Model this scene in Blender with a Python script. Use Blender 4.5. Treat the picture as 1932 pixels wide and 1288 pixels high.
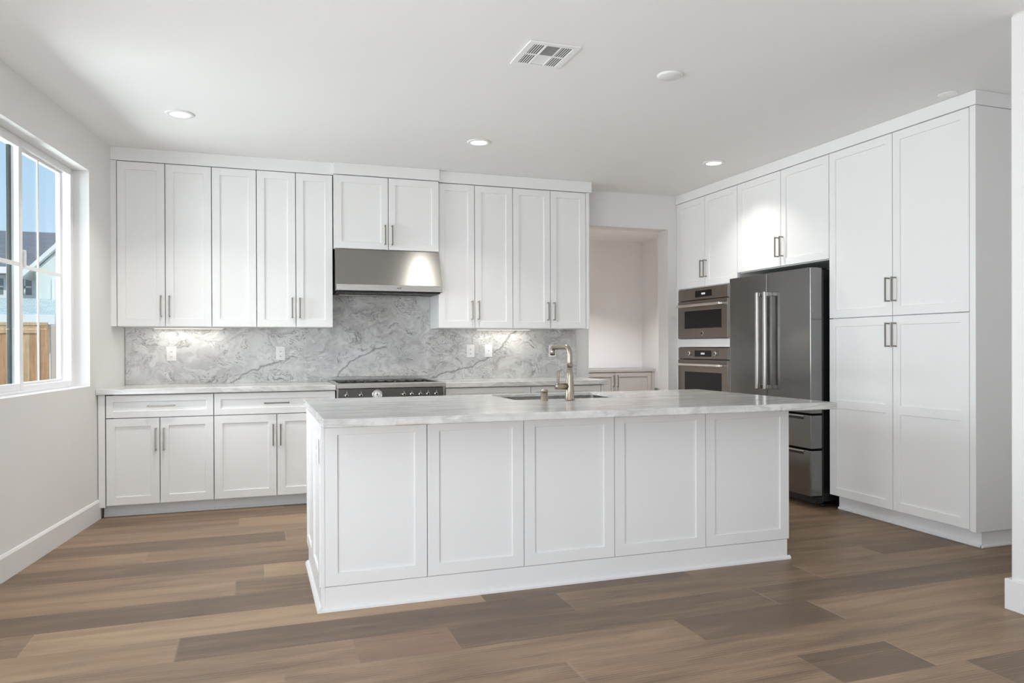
import bpy, bmesh, math, random
from mathutils import Matrix, Vector
random.seed(7)
for o in list(bpy.data.objects): bpy.data.objects.remove(o)
C = bpy.context.scene.collection
R = math.radians

# ------------------------------------------------------------------ camera
cam_d = bpy.data.cameras.new('camera'); cam = bpy.data.objects.new('camera', cam_d); C.objects.link(cam)
cam_d.sensor_width = 36.0; cam_d.lens = 1402.9 * 36 / 1932
cam_d.shift_x = (966 - 957.7) / 1932; cam_d.shift_y = (658.3 - 644) / 1932
cam_d.clip_start = 0.05; cam_d.clip_end = 300
cam.matrix_world = Matrix.Translation((0, 0, 1.2211)) @ Matrix.Rotation(-0.3293, 4, 'Z') @ Matrix.Rotation(math.pi/2 - 0.0032, 4, 'X') @ Matrix.Rotation(-0.0034, 4, 'Z')
bpy.context.scene.camera = cam
vs = bpy.context.scene.view_settings
vs.view_transform = 'Standard'; vs.look = 'None'; vs.gamma = 1; vs.use_curve_mapping = False
vs.exposure = 0.06
bpy.context.scene.cycles.max_bounces = 12
bpy.context.scene.cycles.diffuse_bounces = 8

# ------------------------------------------------------------------ sky, sun, added fill lamps
w = bpy.data.worlds.new('sky'); bpy.context.scene.world = w; w.use_nodes = True
nt = w.node_tree; nt.nodes.clear()
tc = nt.nodes.new('ShaderNodeTexCoord'); sx = nt.nodes.new('ShaderNodeSeparateXYZ'); rp = nt.nodes.new('ShaderNodeValToRGB')
bg = nt.nodes.new('ShaderNodeBackground'); ou = nt.nodes.new('ShaderNodeOutputWorld')
nt.links.new(tc.outputs['Generated'], sx.inputs[0]); nt.links.new(sx.outputs['Z'], rp.inputs[0])
nt.links.new(rp.outputs[0], bg.inputs[0]); nt.links.new(bg.outputs[0], ou.inputs[0])
rp.color_ramp.elements[0].position = 0.0; rp.color_ramp.elements[0].color = (0.68, 0.84, 1.0, 1)
rp.color_ramp.elements[1].position = 0.55; rp.color_ramp.elements[1].color = (0.28, 0.50, 0.86, 1)
e = rp.color_ramp.elements.new(0.2); e.color = (0.52, 0.74, 1.0, 1)
bg.inputs[1].default_value = 1.0

def light(name, kind, loc, rot, energy, color=(1, 1, 1), **k):
    d = bpy.data.lights.new(name, kind); d.energy = energy; d.color = color
    for a, b in k.items(): setattr(d, a, b)
    o = bpy.data.objects.new(name, d); C.objects.link(o); o.location = loc; o.rotation_euler = rot
    return o
SUN_E, REAR_E, UP_FILL_E, LEFT_E, WIN_FILL_E = 2.8, 22, 108, 55, 205
DOWN_E, PUCK_E, ALCOVE_FILL_E = 8.8, 0.8, 44.0
light('sun', 'SUN', (0, -10, 20), (R(50), 0, R(24)), SUN_E, (1.0, 0.95, 0.87), angle=R(1))
# area lamps added out of view to fill the room and lift the ceiling
light('fill_rear', 'AREA', (0.4, -6.9, 1.5), (R(96), 0, 0), REAR_E, (0.97, 0.985, 1.0), shape='RECTANGLE', size=4.6, size_y=1.8)  # unseen fill lamp at the added rear glazing
light('fill_up', 'AREA', (-1.70, 0.5, 0.42), (R(145), 0, R(-82)), UP_FILL_E, (0.92, 0.96, 1.0), shape='RECTANGLE', size=3.4, size_y=0.5)  # added lamp aimed upward to brighten the ceiling
light('fill_left', 'AREA', (-1.84, -.35, 1.45), (R(92), 0, R(-82)), LEFT_E, (0.90, 0.95, 1.0), shape='RECTANGLE', size=4.6, size_y=1.5)  # unseen fill lamp at the added left window
light('fill_window', 'AREA', (-2.9, 5.1, 1.75), (R(92), 0, R(-92)), WIN_FILL_E, (0.90, 0.95, 1.0), shape='RECTANGLE', size=2.2, size_y=1.8)  # fill lamp added outside the kitchen window, out of view

# ------------------------------------------------------------------ material helpers
def newmat(name):
    m = bpy.data.materials.new(name); m.use_nodes = True
    n = m.node_tree.nodes; b = n['Principled BSDF']
    return m, m.node_tree, b
def N(nt, t, **k):
    n = nt.nodes.new('ShaderNode' + t)
    for a, b in k.items():
        if a.startswith('i_'):
            n.inputs[a[2:].replace('_', ' ')].default_value = b
        else: setattr(n, a, b)
    return n
def math_(nt, op, a, b=None, clamp=False):
    n = nt.nodes.new('ShaderNodeMath'); n.operation = op; n.use_clamp = clamp
    for i, v in enumerate((a, b)):
        if v is None: continue
        if isinstance(v, (int, float)): n.inputs[i].default_value = v
        else: nt.links.new(v, n.inputs[i])
    return n.outputs[0]
def mixc(nt, f, a, b, mode='MIX'):
    n = nt.nodes.new('ShaderNodeMix'); n.data_type = 'RGBA'; n.blend_type = mode
    if isinstance(f, (int, float)): n.inputs[0].default_value = f
    else: nt.links.new(f, n.inputs[0])
    for i, v in ((6, a), (7, b)):
        if isinstance(v, tuple): n.inputs[i].default_value = (*v, 1) if len(v) == 3 else v
        else: nt.links.new(v, n.inputs[i])
    return n.outputs[2]
def mapping(nt, scale=(1, 1, 1), loc=(0, 0, 0), rot=(0, 0, 0), src='Object'):
    t = nt.nodes.new('ShaderNodeTexCoord'); mp = nt.nodes.new('ShaderNodeMapping')
    mp.inputs['Scale'].default_value = scale; mp.inputs['Location'].default_value = loc; mp.inputs['Rotation'].default_value = rot
    nt.links.new(t.outputs[src], mp.inputs[0]); return mp.outputs[0]
def noise(nt, vec, scale, detail=4, rough=0.5, dist=0.0):
    n = nt.nodes.new('ShaderNodeTexNoise'); n.inputs['Scale'].default_value = scale; n.inputs['Detail'].default_value = detail
    n.inputs['Roughness'].default_value = rough; n.inputs['Distortion'].default_value = dist
    nt.links.new(vec, n.inputs['Vector']); return n.outputs['Fac']
def rampf(nt, f, pts):
    n = nt.nodes.new('ShaderNodeValToRGB'); nt.links.new(f, n.inputs[0])
    while len(n.color_ramp.elements) < len(pts): n.color_ramp.elements.new(0.5)
    for el, (p, v) in zip(n.color_ramp.elements, pts):
        el.position = p; el.color = (v, v, v, 1) if isinstance(v, (int, float)) else (*v, 1)
    return n.outputs[0]
def bump(nt, b, h, strength=0.1, dist=0.01):
    n = nt.nodes.new('ShaderNodeBump'); n.inputs['Strength'].default_value = strength; n.inputs['Distance'].default_value = dist
    nt.links.new(h, n.inputs['Height']); nt.links.new(n.outputs[0], b.inputs['Normal'])

def paint(name, col, rough=0.6, bs=0.0, sc=300, spec=0.5):
    m, nt, b = newmat(name)
    v = mapping(nt)
    f = noise(nt, v, 3, 3)
    c = mixc(nt, f, tuple(x*0.985 for x in col), tuple(min(1, x*1.015) for x in col))
    nt.links.new(c, b.inputs['Base Color']); b.inputs['Roughness'].default_value = rough
    b.inputs['Specular IOR Level'].default_value = spec
    if bs: bump(nt, b, noise(nt, v, sc, 2), bs, 0.002)
    return m
WALL = paint('wall_paint', (0.84, 0.835, 0.825), 0.85, 0.25, 220, 0.25)
CEIL = paint('ceiling_paint', (0.88, 0.88, 0.87), 0.9, 0.2, 160, 0.2)
CAB = paint('cabinet_paint', (0.86, 0.86, 0.855), 0.38, 0.0)
TRIM = paint('trim_paint', (0.84, 0.84, 0.84), 0.35)
GREIGE = paint('greige_paint', (0.31, 0.295, 0.275), 0.45)
PLASTIC = paint('white_plastic', (0.87, 0.87, 0.87), 0.3)
VINYL = paint('window_vinyl', (0.86, 0.86, 0.87), 0.35)
BLACK = paint('black_plastic', (0.012, 0.012, 0.013), 0.4)
DARKGREEN = paint('dark_strip_paint', (0.035, 0.045, 0.04), 0.5)
SLOT = paint('slot_dark', (0.10, 0.10, 0.10), 0.6)
SOCKET = paint('socket_grey', (0.42, 0.42, 0.42), 0.6)
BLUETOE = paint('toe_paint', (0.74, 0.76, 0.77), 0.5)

def metal(name, col, rough=0.3, aniso=0.0, stretch=(1, 1, 60), grain=0.06):
    m, nt, b = newmat(name)
    v = mapping(nt, stretch)
    f = noise(nt, v, 6, 6, 0.7)
    c = mixc(nt, f, tuple(x*(1-grain) for x in col), tuple(min(1, x*(1+grain)) for x in col))
    nt.links.new(c, b.inputs['Base Color']); b.inputs['Metallic'].default_value = 1
    r = math_(nt, 'ADD', math_(nt, 'MULTIPLY', f, 0.08), rough-0.04); nt.links.new(r, b.inputs['Roughness'])
    if aniso:
        b.inputs['Anisotropic'].default_value = aniso
        t = nt.nodes.new('ShaderNodeCombineXYZ'); t.inputs[2].default_value = 1.0      # brushed side to side
        nt.links.new(t.outputs[0], b.inputs['Tangent'])
    return m
STEEL = metal('stainless_steel', (0.34, 0.33, 0.31), 0.33, 0.85)
STEEL_L = metal('stainless_light', (0.62, 0.60, 0.575), 0.27)
NICKEL = metal('brushed_nickel', (0.44, 0.385, 0.315), 0.26, 0, (1, 1, 1))
PULL = metal('satin_pull', (0.25, 0.225, 0.195), 0.30, 0, (1, 1, 1))
OVENST = metal('oven_steel', (0.25, 0.228, 0.20), 0.33, 0.5)
DARKST = metal('dark_stainless', (0.235, 0.23, 0.225), 0.19, 0.0)
HANDLE = metal('handle_steel', (0.72, 0.70, 0.67), 0.22, 0, (1, 1, 1))
CHROME = metal('chrome', (0.8, 0.8, 0.8), 0.12, 0, (1, 1, 1))
IRON = paint('cast_iron', (0.03, 0.03, 0.03), 0.6)
RANGEPANEL = metal('range_panel', (0.17, 0.165, 0.155), 0.34, 0.4)
m, nt, b = newmat('black_glass'); BGLASS = m
b.inputs['Base Color'].default_value = (0.008, 0.008, 0.009, 1); b.inputs['Specular IOR Level'].default_value = 0.22
nt.links.new(rampf(nt, noise(nt, mapping(nt), 2, 2), [(0.3, 0.04), (0.7, 0.08)]), b.inputs['Roughness'])
def emis(name, col, s):
    m, nt, b = newmat(name)
    b.inputs['Base Color'].default_value = (*col, 1); b.inputs['Emission Color'].default_value = (*col, 1); b.inputs['Emission Strength'].default_value = s
    return m
LENS = emis('lamp_lens', (1.0, 0.97, 0.92), 9)
PUCK = emis('puck_lens', (1.0, 0.93, 0.84), 1.6)
DISP = emis('display_glyphs', (0.75, 0.8, 0.85), 0.5)
# window glass: thin pane
m = bpy.data.materials.new('window_glass'); m.use_nodes = True; GLASS = m; nt = m.node_tree; nt.nodes.clear()
tr = nt.nodes.new('ShaderNodeBsdfTransparent'); tr.inputs[0].default_value = (0.95, 0.975, 0.965, 1)
gl = nt.nodes.new('ShaderNodeBsdfGlossy'); gl.inputs['Roughness'].default_value = 0.0
fr = nt.nodes.new('ShaderNodeLayerWeight'); fr.inputs[0].default_value = 0.5
fp = nt.nodes.new('ShaderNodeMath'); fp.operation = 'POWER'; fp.inputs[1].default_value = 5; nt.links.new(fr.outputs['Facing'], fp.inputs[0])
fq = nt.nodes.new('ShaderNodeMath'); fq.operation = 'MULTIPLY_ADD'; fq.inputs[1].default_value = 0.35; fq.inputs[2].default_value = 0.02; nt.links.new(fp.outputs[0], fq.inputs[0])
mx = nt.nodes.new('ShaderNodeMixShader'); oo = nt.nodes.new('ShaderNodeOutputMaterial')
nt.links.new(fq.outputs[0], mx.inputs[0]); nt.links.new(tr.outputs[0], mx.inputs[1]); nt.links.new(gl.outputs[0], mx.inputs[2]); nt.links.new(mx.outputs[0], oo.inputs[0])

# stone
def seg_dist(nt, px, pz, a, b_):
    ax, az = a; bx, bz = b_; dx, dz = bx-ax, bz-az; L2 = dx*dx+dz*dz
    t = math_(nt, 'DIVIDE', math_(nt, 'ADD', math_(nt, 'MULTIPLY', math_(nt, 'SUBTRACT', px, ax), dx), math_(nt, 'MULTIPLY', math_(nt, 'SUBTRACT', pz, az), dz)), L2, True)
    ex = math_(nt, 'SUBTRACT', px, math_(nt, 'ADD', math_(nt, 'MULTIPLY', t, dx), ax))
    ez = math_(nt, 'SUBTRACT', pz, math_(nt, 'ADD', math_(nt, 'MULTIPLY', t, dz), az))
    return math_(nt, 'SQRT', math_(nt, 'ADD', math_(nt, 'MULTIPLY', ex, ex), math_(nt, 'MULTIPLY', ez, ez)))
def stone_splash():
    m, nt, b = newmat('quartzite_backsplash')
    v = mapping(nt, (1.0, 1, 1.35), rot=(0, R(-28), 0))
    v0 = mapping(nt)
    # warped field
    nz = nt.nodes.new('ShaderNodeTexNoise'); nz.inputs['Scale'].default_value = 3.2; nz.inputs['Detail'].default_value = 3; nt.links.new(v, nz.inputs['Vector'])
    sc = nt.nodes.new('ShaderNodeVectorMath'); sc.operation = 'SCALE'; sc.inputs['Scale'].default_value = 0.55; nt.links.new(nz.outputs['Color'], sc.inputs[0])
    ad = nt.nodes.new('ShaderNodeVectorMath'); nt.links.new(v, ad.inputs[0]); nt.links.new(sc.outputs[0], ad.inputs[1]); wv = ad.outputs[0]
    big = noise(nt, wv, 2.0, 3, 0.5)
    mid = noise(nt, wv, 7.0, 5, 0.55, 1.2)
    rid = math_(nt, 'ABSOLUTE', math_(nt, 'SUBTRACT', noise(nt, wv, 10.0, 4, 0.5, 1.6), 0.5))
    streak = rampf(nt, rid, [(0.0, 1.0), (0.012, 0.55), (0.035, 0.0)])
    rid2 = math_(nt, 'ABSOLUTE', math_(nt, 'SUBTRACT', noise(nt, wv, 5.0, 5, 0.6, 0.8), 0.47))
    streak2 = rampf(nt, rid2, [(0.0, 1.0), (0.02, 0.3), (0.05, 0.0)])
    mask = rampf(nt, noise(nt, wv, 6.0, 2), [(0.47, 0.0), (0.58, 1.0)])
    base = mixc(nt, rampf(nt, big, [(0.3, 0.0), (0.7, 1.0)]), (0.54, 0.535, 0.53), (0.70, 0.695, 0.68))
    base = mixc(nt, rampf(nt, mid, [(0.52, 0.0), (0.66, 0.6)]), base, (0.42, 0.41, 0.395))
    base = mixc(nt, rampf(nt, noise(nt, wv, 9, 3), [(0.50, 0.0), (0.62, 0.55)]), base, (0.78, 0.78, 0.765))
    base = mixc(nt, math_(nt, 'MULTIPLY', streak, math_(nt, 'MULTIPLY', mask, 0.85)), base, (0.16, 0.155, 0.15))
    base = mixc(nt, math_(nt, 'MULTIPLY', math_(nt, 'MULTIPLY', streak2, rampf(nt, noise(nt, v0, 4.0, 2), [(0.45, 0.1), (0.6, 1.0)])), 0.5), base, (0.24, 0.235, 0.23))
    # long fissures where the slab shows them
    s = nt.nodes.new('ShaderNodeSeparateXYZ'); nt.links.new(v0, s.inputs[0])
    wob = math_(nt, 'MULTIPLY', math_(nt, 'SUBTRACT', noise(nt, v0, 14, 4, 0.6), 0.5), 0.07)
    px = math_(nt, 'ADD', s.outputs['X'], wob); wob2 = math_(nt, 'MULTIPLY', math_(nt, 'SUBTRACT', noise(nt, mapping(nt, loc=(5, 3, 1)), 11, 4, 0.6), 0.5), 0.09)
    pz = math_(nt, 'ADD', s.outputs['Z'], wob2)
    pls = [[(-.17, .92), (-.07, 1.007), (.006, 1.032), (.176, 1.097), (.35, 1.14)],
           [(.67, .95), (.80, 1.105), (.93, 1.159), (1.016, 1.201), (1.12, 1.22)],
           [(1.52, .935), (1.66, .985), (1.85, 1.027), (2.078, 1.132), (2.167, 1.191), (2.219, 1.275), (2.36, 1.40)]]
    d = None
    for pl in pls:
        for a, b_ in zip(pl[:-1], pl[1:]):
            q = seg_dist(nt, px, pz, a, b_); d = q if d is None else math_(nt, 'MINIMUM', d, q)
    vein = rampf(nt, d, [(0.0, 0.85), (0.0045, 0.45), (0.012, 0.0)])
    halo = rampf(nt, d, [(0.0, 0.3), (0.06, 0.0)])
    base = mixc(nt, halo, base, (0.75, 0.745, 0.73)); base = mixc(nt, vein, base, (0.19, 0.185, 0.18))
    nt.links.new(base, b.inputs['Base Color']); b.inputs['Roughness'].default_value = 0.16
    return m
SPLASH = stone_splash()
def stone_top():
    m, nt, b = newmat('quartzite_counter')
    v = mapping(nt, (0.5, 3.2, 3.2)); v1 = mapping(nt, (1, 1, 1))
    lin = noise(nt, v, 5, 6, 0.62, 0.6)
    lin2 = math_(nt, 'ABSOLUTE', math_(nt, 'SUBTRACT', noise(nt, v, 2.4, 5, 0.6, 0.9), 0.5))
    bl = noise(nt, v1, 9, 5, 0.6, 1.5)
    base = mixc(nt, rampf(nt, lin, [(0.38, 0.0), (0.66, 1.0)]), (0.78, 0.775, 0.76), (0.60, 0.595, 0.575))
    base = mixc(nt, rampf(nt, lin2, [(0.0, 0.6), (0.02, 0.3), (0.05, 0.0)]), base, (0.42, 0.415, 0.40))
    base = mixc(nt, rampf(nt, bl, [(0.5, 0.0), (0.66, 0.5)]), base, (0.52, 0.53, 0.51))
    # rust-coloured fissures crossing the front edge at two spots
    s = nt.nodes.new('ShaderNodeSeparateXYZ'); nt.links.new(v1, s.inputs[0])
    wob = math_(nt, 'MULTIPLY', math_(nt, 'SUBTRACT', noise(nt, v1, 20, 3), 0.5), 0.05)
    px = math_(nt, 'ADD', s.outputs['X'], wob); pz = math_(nt, 'SUBTRACT', s.outputs['Z'], s.outputs['Y'])
    d = seg_dist(nt, px, pz, (0.60, 0.913-3.28), (0.735, 0.872-3.24))
    d = math_(nt, 'MINIMUM', d, seg_dist(nt, px, pz, (2.63, 0.93-3.28), (2.625, 0.872-3.24)))
    base = mixc(nt, rampf(nt, d, [(0.0, 0.7), (0.005, 0.4), (0.014, 0.0)]), base, (0.42, 0.29, 0.20))
    nt.links.new(base, b.inputs['Base Color']); b.inputs['Roughness'].default_value = 0.13
    return m
TOP = stone_top()

def floor_mat():
    m, nt, b = newmat('oak_planks')
    at = nt.nodes.new('ShaderNodeAttribute'); at.attribute_name = 'tone'
    sp = nt.nodes.new('ShaderNodeSeparateColor'); nt.links.new(at.outputs['Color'], sp.inputs[0])
    tone, rnd, red = sp.outputs[0], sp.outputs[1], sp.outputs[2]
    t = nt.nodes.new('ShaderNodeTexCoord'); s = nt.nodes.new('ShaderNodeSeparateXYZ'); nt.links.new(t.outputs['Object'], s.inputs[0])
    cb = nt.nodes.new('ShaderNodeCombineXYZ')
    nt.links.new(math_(nt, 'ADD', s.outputs['X'], math_(nt, 'MULTIPLY', rnd, 37.0)), cb.inputs[0])
    nt.links.new(math_(nt, 'ADD', s.outputs['Y'], math_(nt, 'MULTIPLY', rnd, 13.0)), cb.inputs[1])
    def mp(sc):
        q = nt.nodes.new('ShaderNodeMapping'); q.inputs['Scale'].default_value = sc; nt.links.new(cb.outputs[0], q.inputs[0]); return q.outputs[0]
    grain = noise(nt, mp((2.2, 44, 1)), 2.2, 7, 0.66, 0.6)
    cloud = noise(nt, mp((0.9, 7, 1)), 1.6, 4, 0.55, 0.6)
    wv = nt.nodes.new('ShaderNodeTexWave'); wv.wave_type = 'BANDS'; wv.bands_direction = 'Y'
    wv.inputs['Scale'].default_value = 7; wv.inputs['Distortion'].default_value = 9; wv.inputs['Detail'].default_value = 3; wv.inputs['Detail Scale'].default_value = 0.6
    nt.links.new(mp((0.35, 3.0, 1)), wv.inputs['Vector'])
    knot = rampf(nt, noise(nt, mp((2.2, 7, 1)), 2.2, 2, 0.4), [(0.70, 0.0), (0.80, 1.0)])
    tt = math_(nt, 'ADD', tone, math_(nt, 'MULTIPLY', math_(nt, 'SUBTRACT', cloud, 0.5), 0.95))
    tt = math_(nt, 'ADD', tt, math_(nt, 'MULTIPLY', math_(nt, 'SUBTRACT', grain, 0.5), 0.62))
    tt = math_(nt, 'ADD', tt, math_(nt, 'MULTIPLY', math_(nt, 'SUBTRACT', wv.outputs['Fac'], 0.5), 0.16), True)
    col = rampf(nt, tt, [(0.0, (0.16, 0.108, 0.072)), (0.42, (0.33, 0.222, 0.138)), (1.0, (0.55, 0.385, 0.245))])
    col = mixc(nt, math_(nt, 'MULTIPLY', red, 0.4), col, (0.33, 0.19, 0.13))
    col = mixc(nt, math_(nt, 'MULTIPLY', knot, 0.6), col, (0.09, 0.06, 0.045))
    # seam from the plank's own unit square
    uv = nt.nodes.new('ShaderNodeUVMap'); uv.uv_map = 'edge'
    us = nt.nodes.new('ShaderNodeSeparateXYZ'); nt.links.new(uv.outputs[0], us.inputs[0])
    seam = rampf(nt, us.outputs['Y'], [(0.0, 1.0), (0.004, 0.6), (0.009, 0.0)])
    seam2 = rampf(nt, us.outputs['X'], [(0.0, 1.0), (0.0008, 0.7), (0.0015, 0.0)])
    col = mixc(nt, math_(nt, 'MULTIPLY', seam, 0.30), col, (0.12, 0.085, 0.06))
    col = mixc(nt, math_(nt, 'MULTIPLY', seam2, 0.45), col, (0.42, 0.33, 0.25))
    nt.links.new(col, b.inputs['Base Color'])
    nt.links.new(rampf(nt, grain, [(0.3, 0.36), (0.7, 0.5)]), b.inputs['Roughness'])
    b.inputs['Specular IOR Level'].default_value = 0.4
    bump(nt, b, grain, 0.08, 0.003)
    return m
FLOORM = floor_mat()

# ------------------------------------------------------------------ mesh helpers
def V(M, p): return M @ Vector(p) if M is not None else Vector(p)
def box(bm, x0, x1, y0, y1, z0, z1, bev=0.0, M=None, segs=1):
    vs_ = [bm.verts.new(V(M, p)) for p in ((x0,y0,z0),(x1,y0,z0),(x1,y1,z0),(x0,y1,z0),(x0,y0,z1),(x1,y0,z1),(x1,y1,z1),(x0,y1,z1))]
    fs = [bm.faces.new([vs_[i] for i in f]) for f in ((0,3,2,1),(4,5,6,7),(0,1,5,4),(1,2,6,5),(2,3,7,6),(3,0,4,7))]
    if bev:
        es = {e for f in fs for e in f.edges}
        bmesh.ops.bevel(bm, geom=list(es), offset=bev, segments=segs, affect='EDGES', profile=0.5)
def prism(bm, pts, axis, a0, a1, bev=0.0, M=None):
    # pts in the plane normal to axis ('x': (y,z), 'y': (x,z), 'z': (x,y))
    def P(p, a):
        return {'x': (a, p[0], p[1]), 'y': (p[0], a, p[1]), 'z': (p[0], p[1], a)}[axis]
    A = [bm.verts.new(V(M, P(p, a0))) for p in pts]; B = [bm.verts.new(V(M, P(p, a1))) for p in pts]
    fs = [bm.faces.new(A), bm.faces.new(B[::-1])]
    n = len(pts)
    for i in range(n): fs.append(bm.faces.new((A[i], B[i], B[(i+1) % n], A[(i+1) % n])))
    bmesh.ops.recalc_face_normals(bm, faces=fs)
    if bev:
        bmesh.ops.bevel(bm, geom=list({e for f in fs for e in f.edges}), offset=bev, segments=1, affect='EDGES', profile=0.5)
def lathe(bm, prof, M=None, n=32):
    # prof: (radius, height) pairs about local z
    rings = []
    for r, z in prof:
        if r < 1e-6: rings.append([bm.verts.new(V(M, (0, 0, z)))])
        else: rings.append([bm.verts.new(V(M, (r*math.cos(2*math.pi*i/n), r*math.sin(2*math.pi*i/n), z))) for i in range(n)])
    fs = []
    for a, b_ in zip(rings[:-1], rings[1:]):
        for i in range(n):
            j = (i+1) % n
            if len(a) == 1 and len(b_) == 1: continue
            if len(a) == 1: fs.append(bm.faces.new((a[0], b_[j], b_[i])))
            elif len(b_) == 1: fs.append(bm.faces.new((a[i], a[j], b_[0])))
            else: fs.append(bm.faces.new((a[i], a[j], b_[j], b_[i])))
    for f in fs: f.smooth = True
    bmesh.ops.recalc_face_normals(bm, faces=fs)
def tube(bm, pts, rad, n=16, M=None, cap=True):
    pts = [V(M, p) for p in pts]; rads = rad if isinstance(rad, (list, tuple)) else [rad]*len(pts)
    rings = []; up = None
    for i, p in enumerate(pts):
        t = (pts[min(i+1, len(pts)-1)] - pts[max(i-1, 0)]).normalized()
        if up is None:
            up = Vector((0, 0, 1)) if abs(t.z) < 0.9 else Vector((1, 0, 0))
        up = (up - t*up.dot(t)).normalized(); s = t.cross(up)
        rings.append([bm.verts.new(p + rads[i]*(math.cos(2*math.pi*k/n)*up + math.sin(2*math.pi*k/n)*s)) for k in range(n)])
    fs = []
    for a, b_ in zip(rings[:-1], rings[1:]):
        for k in range(n): fs.append(bm.faces.new((a[k], a[(k+1) % n], b_[(k+1) % n], b_[k])))
    for f in fs: f.smooth = True
    if cap: fs.append(bm.faces.new(rings[0])); fs.append(bm.faces.new(rings[-1]))
    bmesh.ops.recalc_face_normals(bm, faces=fs)
def obj(name, bm, mat, parent=None, loc=None, rot=None):
    me = bpy.data.meshes.new(name); bm.to_mesh(me); bm.free(); me.materials.append(mat)
    o = bpy.data.objects.new(name, me); C.objects.link(o)
    if parent: o.parent = parent
    if loc: o.location = loc
    if rot: o.rotation_euler = rot
    return o
def bobj(name, mat, parent, *a, **k):
    bm = bmesh.new(); box(bm, *a, **k); return obj(name, bm, mat, parent)
def tag(o, label, cat, group=None):
    o['label'] = label; o['category'] = cat
    if group: o['group'] = group
    return o
def thing(name, label, cat, loc=(0, 0, 0), rotz=0, group=None):
    o = bpy.data.objects.new(name, None); C.objects.link(o); o.empty_display_size = 0.1
    o.location = loc; o.rotation_euler = (0, 0, rotz)
    return tag(o, label, cat, group)
def struct(name, bm, mat, parent=None):
    o = obj(name, bm, mat, parent)
    if not parent: o['kind'] = 'structure'
    return o

# ------------------------------------------------------------------ setting
H = 2.74
SL = 0.139; ANG = math.atan(SL)
def wx(y): return -1.037 + SL*(y-6.1)
# left wall in its own frame: local x = distance along wall toward the camera side, local y = outward, z up
LW = Matrix.Translation((wx(6.1), 6.1, 0)) @ Matrix(((-math.sin(ANG), -math.cos(ANG), 0, 0), (-math.cos(ANG), math.sin(ANG), 0, 0), (0, 0, 1, 0), (0, 0, 0, 1)))
W0, W1, WZ0, WZ1 = 0.278, 1.94, 0.957, 2.452     # window reveal
bm = bmesh.new(); T = 0.17
box(bm, -0.72, W0, 0, T, 0, H, M=LW); box(bm, W0, W1, 0, T, 0, WZ0, M=LW); box(bm, W0, W1, 0, T, WZ1, H, M=LW)
box(bm, W1, 3.9, 0, T, 0, H, M=LW); box(bm, 3.9, 9.0, 0, T, 0, 0.1, M=LW); box(bm, 3.9, 9.0, 0, T, 2.3, H, M=LW); box(bm, 9.0, 13.3, 0, T, 0, H, M=LW)
bmesh.ops.recalc_face_normals(bm, faces=bm.faces[:])
struct('wall_left', bm, WALL)
bm = bmesh.new()
for a_, b_ in ((0.115, 3.88), (9.02, 13.1)):
    prism(bm, [(0, 0), (-0.015, 0), (-0.015, 0.125), (-0.008, 0.137), (-0.002, 0.14), (0, 0.14)], 'x', a_, b_, M=LW)
struct('baseboard_left', bm, TRIM)

bm = bmesh.new()
box(bm, -1.15, 3.09, 6.60, 6.79, 0, H); box(bm, 3.09, 3.975, 6.60, 6.79, 2.40, H); box(bm, 3.975, 4.75, 6.60, 6.79, 0, H)
struct('wall_back', bm, WALL)
bm = bmesh.new(); box(bm, 4.75, 4.9, 2.5, 6.79, 0, H); struct('wall_right', bm, WALL)
bm = bmesh.new(); box(bm, 3.305, 4.9, -7.15, 2.50, 0, H, 0.012); struct('wall_foreground_right', bm, WALL)
bm = bmesh.new()
prism(bm, [(3.305, -7.0), (3.289, -7.0), (3.289, 2.516), (4.75, 2.516), (4.75, 2.5), (3.305, 2.5)], 'z', 0, 0.142, 0.003)
struct('baseboard_foreground_right', bm, TRIM)
# rear wall behind the camera, its wide opening added for the rear fill lamp
bm = bmesh.new(); box(bm, -3.1, -1.95, -7.15, -7.0, 0, H); box(bm, 2.75, 3.305, -7.15, -7.0, 0, H); box(bm, -1.95, 2.75, -7.15, -7.0, 2.45, H)
box(bm, -1.95, 2.75, -7.15, -7.0, 0, 0.1); struct('wall_rear', bm, WALL)
# small room seen through the opening
bm = bmesh.new(); box(bm, 2.5, 5.5, 9.62, 9.75, 0, H); struct('wall_pantry_back', bm, WALL)
bm = bmesh.new(); box(bm, 5.36, 5.5, 6.79, 9.62, 0, H); struct('wall_pantry_right', bm, WALL)
bm = bmesh.new(); box(bm, 2.4, 2.5, 6.79, 9.75, 0, H); struct('wall_pantry_left', bm, WALL)
bm = bmesh.new(); box(bm, 4.75, 5.5, 6.79, 6.9, 0, H); struct('wall_pantry_front', bm, WALL)
bm = bmesh.new(); prism(bm, [(wx(-7.2)-.17, -7.2), (5.6, -7.2), (5.6, 9.8), (2.3, 9.8), (2.3, 6.8), (wx(6.8)-.17, 6.8)], 'z', H, H+0.15); struct('ceiling', bm, CEIL)

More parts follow.
